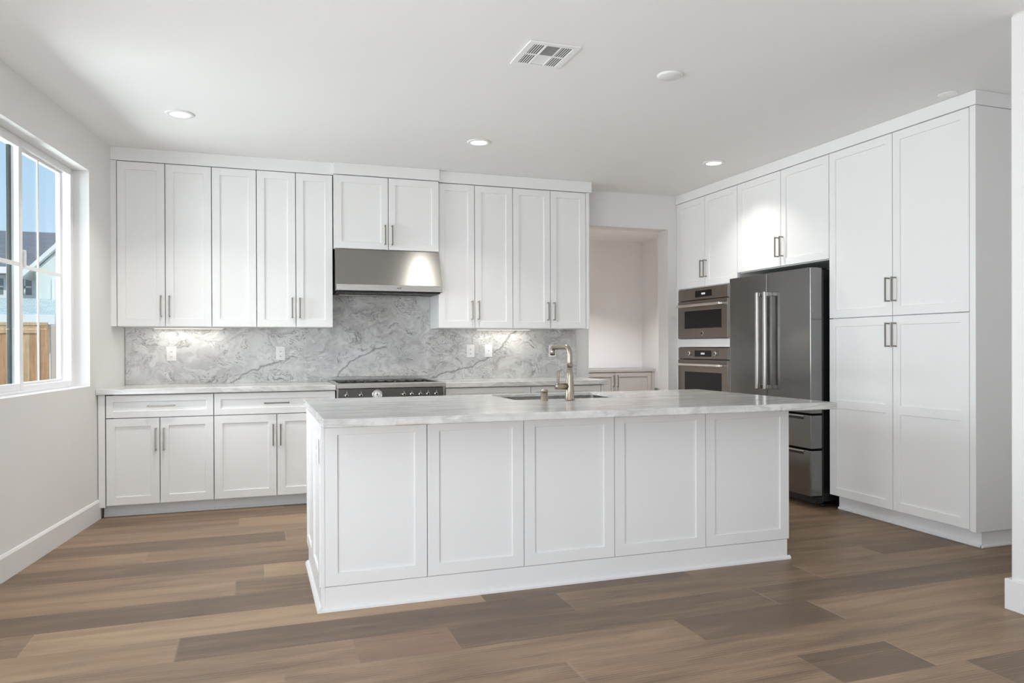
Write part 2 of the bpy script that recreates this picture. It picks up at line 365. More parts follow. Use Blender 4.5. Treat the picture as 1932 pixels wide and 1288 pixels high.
# floor: one mesh, one face per plank
bm = bmesh.new(); uvl = bm.loops.layers.uv.new('edge'); cl = bm.loops.layers.color.new('tone')
PW = 0.2505; rows = {
 -1: [(-3.2, .62), (.35, .55), (2.02, .06), (2.46, .62)],
 0: [(-3.2, .55), (1.14, .58)],
 1: [(-3.2, .70), (.1, .62), (1.77, .10), (2.50, .66)],
 2: [(-3.2, .58), (.385, .50, 1), (.79, .22), (2.35, .25)],
 3: [(-3.2, .72), (-.30, .10), (1.41, .50), (2.83, .55)],
 4: [(-3.2, .62), (-.89, .80), (1.05, .28), (2.2, .5), (3.48, .22)],
 5: [(-3.2, .15), (.35, .30), (1.9, .45)],
 6: [(-3.2, .66), (-.095, .38), (1.7, .5)],
 7: [(-3.2, .55), (.05, .75), (2.1, .4)],
 8: [(-3.2, .22), (.5, .4), (2.4, .5)],
 9: [(-3.2, .62), (-.6, .55), (1.2, .5)],
 10: [(-3.2, .18), (.19, .55), (2.0, .4)],
 11: [(-3.2, .60), (.4, .5)], 12: [(-3.2, .50), (-.1, .7), (1.3, .35)], 13: [(-3.2, .38), (.9, .6)], 14: [(-3.2, .6), (.2, .3)],
 -2: [(-3.2, .4), (1.3, .6), (2.6, .08)]}
for n in range(-38, 30):
    y0 = 2.402 + PW*n; y1 = y0 + PW
    if n in rows: r = [(q + (0,))[:3] for q in rows[n]]
    else:
        r = []; x = -3 - random.random()*1.2
        while x < 5.6: r.append((x, random.choice((.12, .3, .5, .6, .7)), 0)); x += 1.52
    for i, (x0, tn, rd) in enumerate(r):
        x1 = r[i+1][0] if i+1 < len(r) else 5.6
        lim = (wx(y1) - .16) if y1 < 6.85 else 2.35
        if x1 <= lim: continue
        x0 = max(x0, lim)
        f = bm.faces.new([bm.verts.new(p) for p in ((x0, y0, 0), (x1, y0, 0), (x1, y1, 0), (x0, y1, 0))])
        rv = random.random(); uvs = ((0, 0), (1, 0), (1, 1), (0, 1))
        for lp, u in zip(f.loops, uvs): lp[uvl].uv = u; lp[cl] = (tn, rv, rd, 1)
struct('floor', bm, FLOORM)

# ------------------------------------------------------------------ left window
win = bpy.data.objects.new('window_1', None); C.objects.link(win); win['kind'] = 'structure'
win.matrix_world = LW
def wobj(name, bm, mat, parent=win): 
    bmesh.ops.recalc_face_normals(bm, faces=bm.faces[:]); return obj(name, bm, mat, parent)
bm = bmesh.new()
fo = 0.10; fi = 0.165
def rect_frame(bm, x0, x1, z0, z1, t, y0, y1, bev=0.003):
    box(bm, x0, x0+t, y0, y1, z0, z1, bev); box(bm, x1-t, x1, y0, y1, z0, z1, bev)
    box(bm, x0+t, x1-t, y0, y1, z0, z0+t, bev); box(bm, x0+t, x1-t, y0, y1, z1-t, z1, bev)
rect_frame(bm, W0, W1, WZ0, WZ1, 0.045, fo, T, 0.004)
box(bm, 1.055, 1.085, fo+.02, T, WZ0, WZ1, 0.003)
wobj('window_frame', bm, VINYL)
def sash(x0, x1, y, mx_, name):
    bm = bmesh.new(); rect_frame(bm, x0, x1, 0.975, 2.435, 0.042, y, y+0.03)
    s = wobj(name, bm, VINYL)
    g = bmesh.new(); box(g, x0+.04, x1-.04, y+0.005, y+0.009, 1.015, 2.395); wobj('glass_pane', g, GLASS, s)
    q = bmesh.new(); box(q, mx_-.008, mx_+.008, y-.001, y+.0045, 1.017, 2.393, .001); box(q, x0+.042, x1-.042, y-.001, y+.0045, 1.697, 1.722, .001); wobj('muntin', q, VINYL, s)
    return s
s1 = sash(0.385, 1.075, 0.128, 0.775, 'sash')
s2 = sash(1.065, 1.80, 0.098, 1.43, 'sash')
bm = bmesh.new(); box(bm, 1.045, 1.065, 0.085, 0.12, 1.70, 1.80, .004); wobj('sash_latch', bm, VINYL)
bm = bmesh.new(); box(bm, 1.00, 1.11, 0.150, 0.168, WZ0+.045, WZ1-.045, .002); wobj('dark_strip', bm, DARKGREEN)  # dark green-black upright strip behind the edge of the left sash
bm = bmesh.new(); box(bm, 0.27, 0.33, 0.172, 0.19, WZ0+.02, WZ1-.02, .002); wobj('outer_channel', bm, paint('grey_channel', (0.42, 0.47, 0.47), 0.5))
# unseen left and rear glazing, added as openings for the fill lamps
win2 = bpy.data.objects.new('added_window', None); C.objects.link(win2); win2['kind'] = 'structure'; win2.matrix_world = LW
bm = bmesh.new(); rect_frame(bm, 3.9, 9.0, 0.1, 2.3, 0.05, 0.1, T); box(bm, 6.42, 6.48, .1, T, .15, 2.25); wobj('window_frame', bm, VINYL, win2)
d1 = bpy.data.objects.new('added_glazing', None); C.objects.link(d1); d1['kind'] = 'structure'
bm = bmesh.new(); rect_frame(bm, -1.95, 2.75, 0.1, 2.45, 0.06, -7.12, -7.04); box(bm, .35, .45, -7.12, -7.04, .16, 2.39); obj('door_frame', bm, VINYL, d1)

# ------------------------------------------------------------------ cabinetry
HP = math.pi/2
def shaker(bm, x0, x1, z0, z1, y=-0.021, t=0.020, rail=0.057, rec=0.009, rails=()):
    # front face at y, back at y+t ; faces -y ; extra rails: list of (zc, h)
    bounds = []; zz = z0+rail
    for (zc, h) in sorted(rails): bounds.append((zz, zc-h/2)); zz = zc+h/2
    bounds.append((zz, z1-rail))
    xs = [x0, x0+rail, x1-rail, x1]; zs = [z0]
    for a, b_ in bounds: zs += [a, b_]
    zs.append(z1)
    g = {}
    for i, x in enumerate(xs):
        for j, z in enumerate(zs): g[i, j] = bm.verts.new((x, y, z))
    for i in range(3):
        for j in range(len(zs)-1):
            if i == 1 and j % 2 == 1: continue
            bm.faces.new((g[i, j], g[i+1, j], g[i+1, j+1], g[i, j+1]))
    c = 0.0025
    for k, (a, b_) in enumerate(bounds):
        j = 1+2*k
        o_ = [g[1, j], g[2, j], g[2, j+1], g[1, j+1]]
        inn = [bm.verts.new(p) for p in ((x0+rail+c, y+rec, a+c), (x1-rail-c, y+rec, a+c), (x1-rail-c, y+rec, b_-c), (x0+rail+c, y+rec, b_-c))]
        for q in range(4): bm.faces.new((o_[q], o_[(q+1) % 4], inn[(q+1) % 4], inn[q]))
        bm.faces.new(inn)
    # sides and back
    B = [bm.verts.new(p) for p in ((x0, y+t, z0), (x1, y+t, z0), (x1, y+t, z1), (x0, y+t, z1))]
    bot = [g[i, 0] for i in range(4)]; top = [g[i, len(zs)-1] for i in range(4)]
    lft = [g[0, j] for j in range(len(zs))]; rgt = [g[3, j] for j in range(len(zs))]
    bm.faces.new([B[0], B[1]] + bot[::-1]); bm.faces.new([B[3], B[2]] + top[::-1])
    bm.faces.new([B[0]] + lft + [B[3]]); bm.faces.new([B[1]] + rgt + [B[2]]); bm.faces.new(B)
    bmesh.ops.recalc_face_normals(bm, faces=bm.faces[:])
def pull(parent, x, z, L=0.165, horiz=False, y=-0.021):
    bm = bmesh.new(); r = 0.0045; h = L/2; so = 0.032
    if horiz:
        box(bm, x-h, x+h, y-so-2*r, y-so, z-r, z+r, 0.001)
        for s in (-1, 1): box(bm, x+s*(h-.006)-r, x+s*(h-.006)+r, y-so, y, z-r, z+r, 0.0008)
    else:
        box(bm, x-r, x+r, y-so-2*r, y-so, z-h, z+h, 0.001)
        for s in (-1, 1): box(bm, x-r, x+r, y-so, y, z+s*(h-.006)-r, z+s*(h-.006)+r, 0.0008)
    return obj('handle', bm, PULL, parent)
G = 0.0032
def door(root, x0, x1, z0, z1, handle=None, name='door', rails=(), rail=0.057, L=0.165):
    bm = bmesh.new(); shaker(bm, x0+G, x1-G, z0+G, z1-G, rails=rails, rail=rail)
    d = obj(name, bm, CAB, root)
    if handle: pull(d, handle[0], handle[1], L, horiz=(len(handle) > 2))
    return d
def carcass(root, x0, x1, dep, z0, z1, name='body', y=0.012):
    # open-fronted look: a solid box set just behind the doors
    return bobj(name, CAB, root, x0, x1, y, dep, z0, z1, bev=0.001)

YU = 6.264; UB = 1.385; UT = 2.637; DU = 0.313     # upper cabinets: door face plane +0.021 -> carcass front
def upper(xs, handles, label, x_l=0, x_r=0, extra=None):
    x0 = xs[0]
    r = thing('upper_cabinet', label, 'cabinet', (x0, YU+.021, UB), 0, 'wall cabinets on the back wall')
    W = xs[-1]-x0; HH = UT-UB
    carcass(r, 0.0005, W-0.0005, DU, 0, HH)
    for i in range(len(xs)-1):
        a, b_ = xs[i]-x0, xs[i+1]-x0; hd = handles[i]
        hx = {'r': b_-.030, 'l': a+.030}.get(hd)
        door(r, a, b_, 0, HH, (hx, 0.155) if hx else None)
    return r
U = [-.9737, -.6396, -.3074, .0255, .3275, .6215]
c1 = upper(U[0:3], ['r', 'l', ], 'tall white two-door wall cabinet nearest the window wall')
bobj('filler_strip', CAB, c1, -.046, -.002, -.018, .02, 0, UT-UB, bev=.001)
c2 = upper(U[2:4], [None], 'narrow white wall cabinet with a single door and no handle')
c3 = upper(U[3:6], ['r', 'l'], 'tall white two-door wall cabinet immediately left of the range hood')
Rr = [1.5105, 1.8391, 2.1925, 2.5542, 2.9076]
c4 = upper(Rr[0:3], ['r', 'l'], 'tall white two-door wall cabinet immediately right of the range hood')
c5 = upper(Rr[2:5], ['r', 'l'], 'tall white two-door wall cabinet beside the open doorway')
bobj('side_panel', CAB, c5, 2.910-2.1925, 2.942-2.1925, -.022, DU, -.003, UT-UB, bev=.001)
# hood cabinet
r = thing('hood_cabinet', 'short white two-door cabinet above the steel range hood', 'cabinet', (.6284, 6.25, 2.034), 0, 'wall cabinets on the back wall')
carcass(r, 0, .878, .325, 0, .606); door(r, 0, .446, 0, .606, (.446-.03, .123)); door(r, .446, .8805, 0, .606, (.446+.03, .123))
# fascia boards
def fascia(label, x0, x1, y0, y1, z0):
    bm = bmesh.new(); box(bm, x0, x1, y0, y1, z0, H-.001, .0015); return tag(obj('fascia_board', bm, CAB), label, 'trim', 'fascia boards above the cabinets')
bm = bmesh.new(); prism(bm, [(wx(6.262)+.001, 6.262), (.6275, 6.262), (.6275, 6.598), (wx(6.598)+.001, 6.598)], 'z', 2.6405, H-.001)
tag(obj('fascia_board', bm, CAB), 'white fascia board above the wall cabinets left of the hood', 'trim', 'fascia boards above the cabinets')
fascia('short white fascia board above the hood cabinet', .6285, 1.515, 6.222, 6.598, 2.644)
fascia('white fascia board above the wall cabinets right of the hood', 1.516, 2.965, 6.255, 6.598, 2.6405)

# base cabinets
YF = 5.954; BT = .882; BB = .089
def base_cab(x0, x1, seam, label, dh, filler=None, toe=None):
    r = thing('base_cabinet', label, 'cabinet', (x0, YF+.021, 0), 0, 'base cabinets along the back wall')
    W = x1-x0
    carcass(r, max(0.0005, -0.955-x0), W-.0005, .618, BB+.002, .884)
    bd = .7155
    d = door(r, 0, W, bd, BT, None, 'drawer', rail=.045); pull(d, dh-x0, .800, .185, True)
    if seam:
        door(r, 0, seam-x0, BB, bd, (seam-x0-.027, .557)); door(r, seam-x0, W, BB, bd, (seam-x0+.027, .557))
    else: door(r, 0, W, BB, bd, (W-.03, .557))
    t0, t1 = toe
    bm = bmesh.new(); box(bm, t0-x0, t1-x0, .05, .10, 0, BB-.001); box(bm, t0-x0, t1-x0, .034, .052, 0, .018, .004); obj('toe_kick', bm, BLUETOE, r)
    return r
b1 = base_cab(-1.0023, -.2822, -.6488, 'white base cabinet with one drawer and two doors against the window wall', -.6375, toe=(-1.026, -.2825))
bobj('filler_strip', CAB, b1, -.048, -.004, -.018, .01, BB-.01, .884, bev=.001)
b2 = base_cab(-.2822, .607, .1662, 'white base cabinet with one drawer and two doors left of the range', .1655, toe=(-.2822, .606))
b3 = base_cab(1.493, 2.2444, 1.868, 'white base cabinet directly right of the range, behind the island sink', 1.868, toe=(1.493, 2.244))
b4 = base_cab(2.2444, 2.905, 2.58, 'white base cabinet at the doorway end of the back wall', 2.58, toe=(2.2444, 2.92))
bobj('side_panel', CAB, b4, 2.908-2.2444, 2.935-2.2444, -.022, .62, BB, .884, bev=.001)
# back counters
CT, CB = .927, .8865
def slab(name, pts, z0, z1, label):
    bm = bmesh.new(); prism(bm, pts, 'z', z0, z1, .003)
    return tag(obj(name, bm, TOP), label, 'countertop', 'back wall countertops')
slab('countertop', [(wx(5.9255)+.001, 5.9255), (.6075, 5.9255), (.6075, 6.579), (wx(6.579)+.002, 6.579)], CB, CT, 'veined stone countertop on the back wall left of the range')
slab('countertop', [(1.487, 5.9255), (2.958, 5.9255), (2.958, 6.579), (1.487, 6.579)], CB, CT, 'veined stone countertop on the back wall right of the range')
bm = bmesh.new()
box(bm, -.966, .6285, 6.58, 6.599, CT+.0005, UB-.001); box(bm, .6285, 1.5095, 6.58, 6.599, CT+.0005, 2.03); box(bm, 1.5095, 2.949, 6.58, 6.599, CT+.0005, UB-.001)
tag(obj('backsplash', bm, SPLASH), 'grey veined stone slab backsplash behind the range and counters', 'backsplash')

# outlets
def outlet(x, z, label, sw=False, y=6.58, rot=0, grp='white plates on the backsplash'):
    r = thing('wall_switch' if sw else 'electrical_outlet', label, 'switch' if sw else 'outlet', (x, y, z), rot, grp)
    bm = bmesh.new(); box(bm, -.037, .037, -.006, -.0003, -.058, .058, .003, segs=2); obj('wall_plate', bm, PLASTIC, r)
    bm = bmesh.new(); box(bm, -.0165, .0165, -.009, -.006, -.034, .034, .0015); f = obj('rocker' if sw else 'receptacle', bm, PLASTIC, r)
    bm = bmesh.new()
    if sw: box(bm, -.003, .003, -.0098, -.009, -.004, .004)
    else:
        bm.free()
        for s in (-1, 1):
            bm = bmesh.new()
            prism(bm, [(-.0072, .004), (-.0072, -.004), (-.002, -.011), (.002, -.011), (.0072, -.004), (.0072, .004), (.0048, .004), (.0048, -.003), (-.0048, -.003), (-.0048, .004)], 'y', -.0096, -.009, M=Matrix.Translation((0, 0, s*.019)))
            obj('socket', bm, SOCKET, f)
        return r
    obj('toggle', bm, SLOT, f)
    return r
outlet(-.629, 1.173, 'white electrical outlet on the backsplash nearest the window')
outlet(.217, 1.172, 'white electrical outlet on the backsplash left of the range')
outlet(1.887, 1.182, 'white electrical outlet right of the range, left one of the close pair')
outlet(2.061, 1.184, 'white wall switch, right one of the close pair on the backsplash', True)
outlet(2.699, 1.181, 'white electrical outlet partly hidden behind the faucet spout')

outlet(.284, .735, 'white electrical outlet on the left end panel of the island', y=3.578, rot=-HP, grp=None)

# under-cabinet lights
def cab_light(x, y, label):
    r = thing('under_cabinet_light', label, 'light', (x, y, UB), 0, 'light bars under the wall cabinets')
    bobj('housing', PLASTIC, r, -.26, .26, -.018, .018, -.011, -.001, bev=.002)
    bobj('lens', PUCK, r, -.25, .25, -.012, .012, -.0125, -.0112)
    l = light('under_cabinet_lamp', 'AREA', (0, 0, -.015), (0, 0, 0), PUCK_E, (1, .95, .88), shape='RECTANGLE', size=.48, size_y=.022); l.parent = r
cab_light(-.49, 6.49, 'slim light bar under the wall cabinets left of the hood'); cab_light(2.18, 6.49, 'slim light bar under the wall cabinets right of the hood')

# ------------------------------------------------------------------ range hood
r = thing('range_hood', 'stainless steel slanted range hood over the cooking range', 'range hood', (.6335, 6.578, 1.68), 0)
HW = .8735; yt = 6.235-6.578; yb = 6.10-6.578
bm = bmesh.new(); prism(bm, [(-.001, .0), (yb+.025, .0), (yb, .0), (yb, .052), (yt, .352), (-.001, .352)], 'x', 0, HW, .0015); obj('canopy', bm, STEEL, r)
bm = bmesh.new(); prism(bm, [(yb-.002, .002), (yb-.002, .050), (yb+.001, .050), (yb+.001, .002)], 'x', .001, HW-.001); obj('front_lip', bm, STEEL_L, r)
bobj('filter_recess', BLACK, r, .012, HW-.012, yb+.03, -.06, -.012, -.0005)
bm = bmesh.new()
for i in range(38):
    x = .05 + i*(HW-.1)/37; box(bm, x-.004, x+.004, yb+.035, yb+.085, -.017, -.0125, .001)
obj('baffle_filter', bm, STEEL, r)
bobj('light_bar', STEEL_L, r, .05, HW-.11, -.20, -.165, -.026, -.0125, bev=.003)
bm = bmesh.new(); lathe(bm, [(0, 0), (.018, 0), (.018, .002), (0, .003)], M=Matrix.Translation((.505, yb-.002, .026)) @ Matrix.Rotation(HP, 4, 'X') @ Matrix.Diagonal((1.0, .35, 1, 1))); obj('badge', bm, STEEL, r)

# ------------------------------------------------------------------ range
r = thing('cooking_range', 'wide stainless steel cooking range with knobs and a round dial', 'range', (.612, 5.93, 0), 0)
RW = .870
bobj('body', STEEL, r, .002, RW-.002, .03, .645, .10, .8755, bev=.002)
for x in (.06, RW-.06):
    for y in (.08, .60):
        bm = bmesh.new(); lathe(bm, [(0, 0), (.022, 0), (.018, .02), (.018, .101), (0, .101)], M=Matrix.Translation((x, y, 0)))
        obj('leg', bm, BLACK, r)
bobj('side_trim', STEEL_L, r, .003, .014, -.003, .03, .12, .880, bev=.002); bobj('side_trim', STEEL_L, r, RW-.014, RW-.003, -.003, .03, .12, .880, bev=.002)
bm = bmesh.new(); prism(bm, [(-.025, .899), (-.025, .931), (-.019, .936), (.045, .936), (.052, .912), (.645, .912), (.645, .876), (.0, .876), (.0, .895)], 'x', 0, RW, .0012); box(bm, 0, .03, .05, .645, .9125, .936, .002); box(bm, RW-.03, RW, .05, .645, .9125, .936, .002); top = obj('cooktop', bm, STEEL_L, r)
bm = bmesh.new(); box(bm, .035, RW-.035, .06, .60, .9125, .915); obj('burner_tray', bm, IRON, top)
bm = bmesh.new()
for i in range(3):
    gx = .045+i*.262
    for k in range(4): box(bm, gx+.01+k*.078, gx+.018+k*.078, .075, .585, .926, .933, .001)
    for y in (.075, .32, .577): box(bm, gx+.005, gx+.25, y, y+.008, .9155, .9255, .001)
obj('grate', bm, IRON, top)
bobj('backguard', STEEL_L, r, 0, RW, .620, .645, .9365, .966, bev=.002)
bobj('control_panel', RANGEPANEL, r, .015, RW-.015, -.004, .029, .772, .894, bev=.002)
bm = bmesh.new(); box(bm, .016, RW-.016, -.010, .029, .22, .765, .004); dr = obj('oven_door', bm, RANGEPANEL, r)
bobj('oven_window', BGLASS, dr, .15, RW-.15, -.012, -.0101, .36, .62)
bm = bmesh.new(); tube(bm, [(.06, -.06, .72), (RW-.06, -.06, .72)], .012)
for x in (.09, RW-.09): tube(bm, [(x, -.06, .72), (x, -.009, .72)], .009)
obj('door_handle', bm, STEEL_L, dr)
bobj('lower_panel', RANGEPANEL, r, .016, RW-.016, -.004, .029, .11, .212, bev=.002)
MY = Matrix.Rotation(HP, 4, 'X')       # local z -> -y
for i, u in enumerate((.076, .187, .527, .590, .660, .723, .791)):
    M = Matrix.Translation((u, -.004, .842)) @ MY
    bm = bmesh.new(); lathe(bm, [(0, 0), (.020, 0), (.020, .006), (.0165, .009), (.0145, .030), (.012, .033), (0, .033)], M=M, n=20)
    k = obj('knob', bm, CHROME, r)
    bm = bmesh.new(); lathe(bm, [(0, .0331), (.0095, .0331), (.0095, .035), (0, .035)], M=M, n=16); obj('knob_cap', bm, BLACK, k)
    bm = bmesh.new(); box(bm, u-.003, u+.003, -.039, -.012, .852, .872, .001); obj('knob_grip', bm, CHROME, k)
M = Matrix.Translation((.316, -.004, .845)) @ MY
bm = bmesh.new(); lathe(bm, [(0, 0), (.041, 0), (.041, .010), (.037, .014), (.033, .012), (.033, .008), (0, .008)], M=M); g = obj('dial', bm, CHROME, r)
bm = bmesh.new(); lathe(bm, [(0, .0082), (.032, .0082), (.032, .009), (0, .009)], M=M); obj('dial_face', bm, PLASTIC, g)
bm = bmesh.new(); lathe(bm, [(0, .0092), (.006, .0092), (.005, .016), (0, .017)], M=M, n=12); box(bm, .3145, .3175, -.0145, -.0135, .845, .868); obj('dial_needle', bm, SLOT, g)

# ------------------------------------------------------------------ right-hand tall run  (local x -> world -Y, local y -> world +X)
RX = 4.071+.021
def rthing(name, label, cat, y, group=None, z=0): return thing(name, label, cat, (RX, y, z), -HP, group)
PT = 2.652
# oven tower
OY = 6.563; W = OY-5.5929
r = rthing('oven_cabinet', 'tall white cabinet housing the two wall ovens', 'cabinet', OY)
door(r, 0, OY-6.0957, 1.789, PT, (OY-6.0957-.028, 1.958)); door(r, OY-6.0957, W, 1.789, PT, (OY-6.0957+.028, 1.958))
bm = bmesh.new(); box(bm, .001, W-.001, .002, .62, 1.786, PT-.001, .001)
box(bm, .001, .014, -.018, .62, .10, 1.785, .001); box(bm, W-.12, W-.001, -.018, .62, .10, 1.785, .001)
box(bm, .0145, W-.1205, -.018, .62, 1.212, 1.290, .001); box(bm, .0145, W-.1205, -.018, .62, .10, .595, .001); box(bm, .0145, W-.1205, .60, .62, .60, 1.785)
obj('body', bm, CAB, r)
bobj('filler_strip', CAB, r, -.034, -.001, -.018, .02, .10, PT-.001, bev=.001)
bobj('toe_kick', CAB, r, 0, W, .06, .62, 0, .099)
def wall_oven(label, z0, z1, micro):
    r = thing('wall_oven', label, 'oven', (RX-.021, 6.545, z0), -HP, 'built-in wall ovens')
    w_ = .83; h = z1-z0; ph = .112 if micro else .108
    bobj('body', BLACK, r, .02, w_-.02, .03, .55, .012, h-.012)
    p = bobj('control_panel', OVENST, r, 0, w_, -.012, .018, h-ph, h, bev=.002)
    dx0, dx1 = (.305, .579) if micro else (.293, .568)
    bobj('display', BGLASS, p, dx0, dx1, -.014, -.0121, h-ph*.78, h-ph*.22)
    bm = bmesh.new()
    for i in range(5): box(bm, (dx0+dx1)/2-.03+i*.013, (dx0+dx1)/2-.022+i*.013, -.0146, -.0141, h-ph*.58, h-ph*.42)
    obj('display_glyphs', bm, DISP, p)
    bm = bmesh.new(); box(bm, 0, w_, -.016, .018, 0, h-ph-.006, .002); d = obj('oven_door', bm, OVENST, r)
    zt = h-ph-.006
    if micro: bobj('oven_window', BGLASS, d, .125, .735, -.018, -.0161, .098, .268)
    else: bobj('oven_window', BGLASS, d, .125, .735, -.018, -.0161, .10, zt-.118)
    zh = zt-.048; so = -.062
    bm = bmesh.new(); box(bm, .06, w_-.055, so-.014, so+.006, zh-.013, zh+.013, .005, segs=2)
    hh = obj('door_handle', bm, HANDLE, d)
    for x in (.08, w_-.075):
        bm = bmesh.new(); box(bm, x-.02, x+.03, so-.016, -.0155, zh-.011, zh+.011, .003); obj('handle_bracket', bm, CHROME, hh)
    if micro:
        M = Matrix.Translation((.43, -.0165, .048)) @ MY
        bm = bmesh.new(); lathe(bm, [(0, 0), (.021, 0), (.021, .004), (.017, .006), (0, .006)], M=M); e_ = obj('emblem_ring', bm, CHROME, d)
        bm = bmesh.new(); lathe(bm, [(0, .0062), (.0155, .0062), (.0155, .007), (0, .007)], M=M); obj('emblem_centre', bm, BLACK, e_)
    else:
        for x in (.214, .649):
            M = Matrix.Translation((x, -.012, h-ph*.5)) @ MY
            bm = bmesh.new(); lathe(bm, [(0, 0), (.024, 0), (.022, .018), (.018, .022), (0, .022)], M=M); k = obj('knob', bm, CHROME, p)
            bm = bmesh.new(); lathe(bm, [(0, .0222), (.011, .0222), (.011, .024), (0, .024)], M=M); obj('knob_cap', bm, BLACK, k)
wall_oven('brown-grey steel built-in oven with a badge, the upper of the two', 1.2945, 1.778, True)
wall_oven('brown-grey steel wall oven with two chrome knobs, the lower of the two', .605, 1.203, False)

# fridge cabinet
r = rthing('fridge_cabinet', 'white two-door cabinet above the refrigerator', 'cabinet', 5.5919)
W = 5.5919-4.4805; sm = 5.5919-5.0176
door(r, 0, sm, 1.869, PT, (sm-.028, 2.027)); door(r, sm, W, 1.869, PT, (sm+.028, 2.027)); carcass(r, .001, W-.001, .62, 1.866, PT-.001)

# pantry
r = rthing('pantry_cabinet', 'floor-to-ceiling white pantry cabinet with four doors and bar handles', 'cabinet', 4.4795)
W = 4.4795-3.3297; sm = 4.4795-3.8983; PM = 1.421; PB = .110
carcass(r, .001, W-.001, .64, PB+.002, PT-.001)
door(r, 0, sm, PM, PT, (sm-.027, 1.598)); door(r, sm, W, PM, PT, (sm+.027, 1.598))
door(r, 0, sm, PB, PM, (sm-.027, 1.293), rails=[(.789, .057)]); door(r, sm, W, PB, PM, (sm+.027, 1.293), rails=[(.789, .057)])
bobj('side_panel', CAB, r, W+.001, W+.041, -.022, .655, PB-.008, PT-.001, bev=.0015)
bm = bmesh.new(); box(bm, .02, W+.02, .05, .64, 0, PB-.009); box(bm, .02, W+.035, .034, .051, 0, .02, .005); box(bm, W+.018, W+.036, .034, .64, 0, .02, .005)
obj('plinth', bm, TRIM, r)
# fascia above the right run
bm = bmesh.new(); box(bm, 4.064, 4.745, 3.283, 6.598, PT+.002, H-.001, .0015)
tag(obj('fascia_board', bm, CAB), 'long white fascia board above the pantry, fridge and oven cabinets', 'trim', 'fascia boards above the cabinets')

# ------------------------------------------------------------------ refrigerator
FX = 3.93
r = thing('refrigerator', 'dark stainless french-door refrigerator between pantry and wall ovens', 'refrigerator', (FX, 5.512, 0), -HP)
bobj('body', BLACK, r, .008, .990, .118, .72, .045, 1.795, bev=.004)
def fdoor(name, x0, x1, z0, z1, dep=.108):
    bm = bmesh.new(); box(bm, x0, x1, 0, dep, z0, z1, .006, segs=3); return obj(name, bm, DARKST, r)
dl = fdoor('door', 0, .4965, .712, 1.806); drr = fdoor('door', .5015, .998, .712, 1.806)
def vbar(d, x, xm):
    bm = bmesh.new(); box(bm, x-.015, x+.015, -.075, -.050, .872, 1.655, .007, segs=3); hh = obj('handle', bm, HANDLE, d)
    for z in (.892, 1.635):
        bm = bmesh.new(); box(bm, x-.012, x+.012, -.052, .001, z-.016, z+.016, .003); obj('handle_bracket', bm, HANDLE, hh)
vbar(dl, .457, .45); vbar(drr, .553, .56)
def fdrawer(z0, z1):
    d = fdoor('drawer', 0, .998, z0, z1)
    bm = bmesh.new(); box(bm, .05, .93, -.010, .012, z1-.014, z1-.006, .002); hh = obj('handle', bm, HANDLE, d)
    bobj('handle_recess', BLACK, hh, .06, .92, -.002, .0, z1-.034, z1-.0145)
fdrawer(.448, .700); fdrawer(.092, .436)
bobj('grille', BLACK, r, .02, .985, .06, .12, .035, .088)
bm = bmesh.new(); box(bm, .90, .985, .06, .16, 1.7955, 1.808, .003); box(bm, .015, .10, .06, .16, 1.7955, 1.808, .003); obj('hinge_cover', bm, BLACK, r)
for x in (.06, .94):
    for y in (.16, .64):
        bm = bmesh.new(); lathe(bm, [(0, 0), (.022, 0), (.022, .02), (.012, .024), (.012, .046), (0, .046)], M=Matrix.Translation((x, y, 0)), n=16); obj('foot', bm, BLACK, r)

# ------------------------------------------------------------------ island
r = thing('kitchen_island', 'large white panelled kitchen island standing on the oak floor', 'kitchen island', (.306, 3.535, 0), 0)
IW = 2.9056-.306; JB = .115
ix = [0, .4834, .9794, 1.4867, 2.0438, IW]
# body shell (hollow under the sink so the bowl has room)
bm = bmesh.new(); box(bm, .004, IW-.004, 0, .30, .10, .8745); box(bm, .004, 1.05, .3005, .93, .10, .8745); box(bm, 1.95, IW-.004, .3005, .93, .10, .8745); box(bm, 1.0505, 1.9495, .90, .93, .10, .8745); box(bm, 1.0505, 1.9495, .3005, .8995, .10, .58)
obj('body', bm, CAB, r)
for a, b_ in zip(ix[:-1], ix[1:]):
    bm = bmesh.new(); shaker(bm, a+G*.7, b_-G*.7, JB+.001, .872, rail=.057, rec=.008); obj('panel', bm, CAB, r)
bm = bmesh.new(); box(bm, .002, IW-.010, -.016, .30, 0, JB-.003, .001)
box(bm, -.016, .0015, -.016, .80, .0, JB-.003); obj('plinth', bm, CAB, r)
bm = bmesh.new()
prism(bm, [(-.016, 0), (-.030, 0), (-.029, .010), (-.022, .018), (-.016, .020)], 'x', -.016, IW+.006)
prism(bm, [(-.016, 0), (-.034, 0), (-.033, .010), (-.024, .020), (-.016, .022)], 'y', -.0295, .80)
obj('shoe_moulding', bm, TRIM, r)
bobj('corner_post', CAB, r, -.014, .0015, -.0205, .0085, JB-.002, .8735, bev=.001)
# end panels face -X
for a, b_ in ((3.545, 3.975), (3.975, 4.405)):
    bm = bmesh.new(); shaker(bm, 0.002, b_-a-.002, JB-.01, .872, y=-.020, t=.018, rail=.057, rec=.010)
    bm.transform(Matrix.Translation((-.001, b_-3.535, 0)) @ Matrix.Rotation(-HP, 4, 'Z')); obj('end_panel', bm, CAB, r)
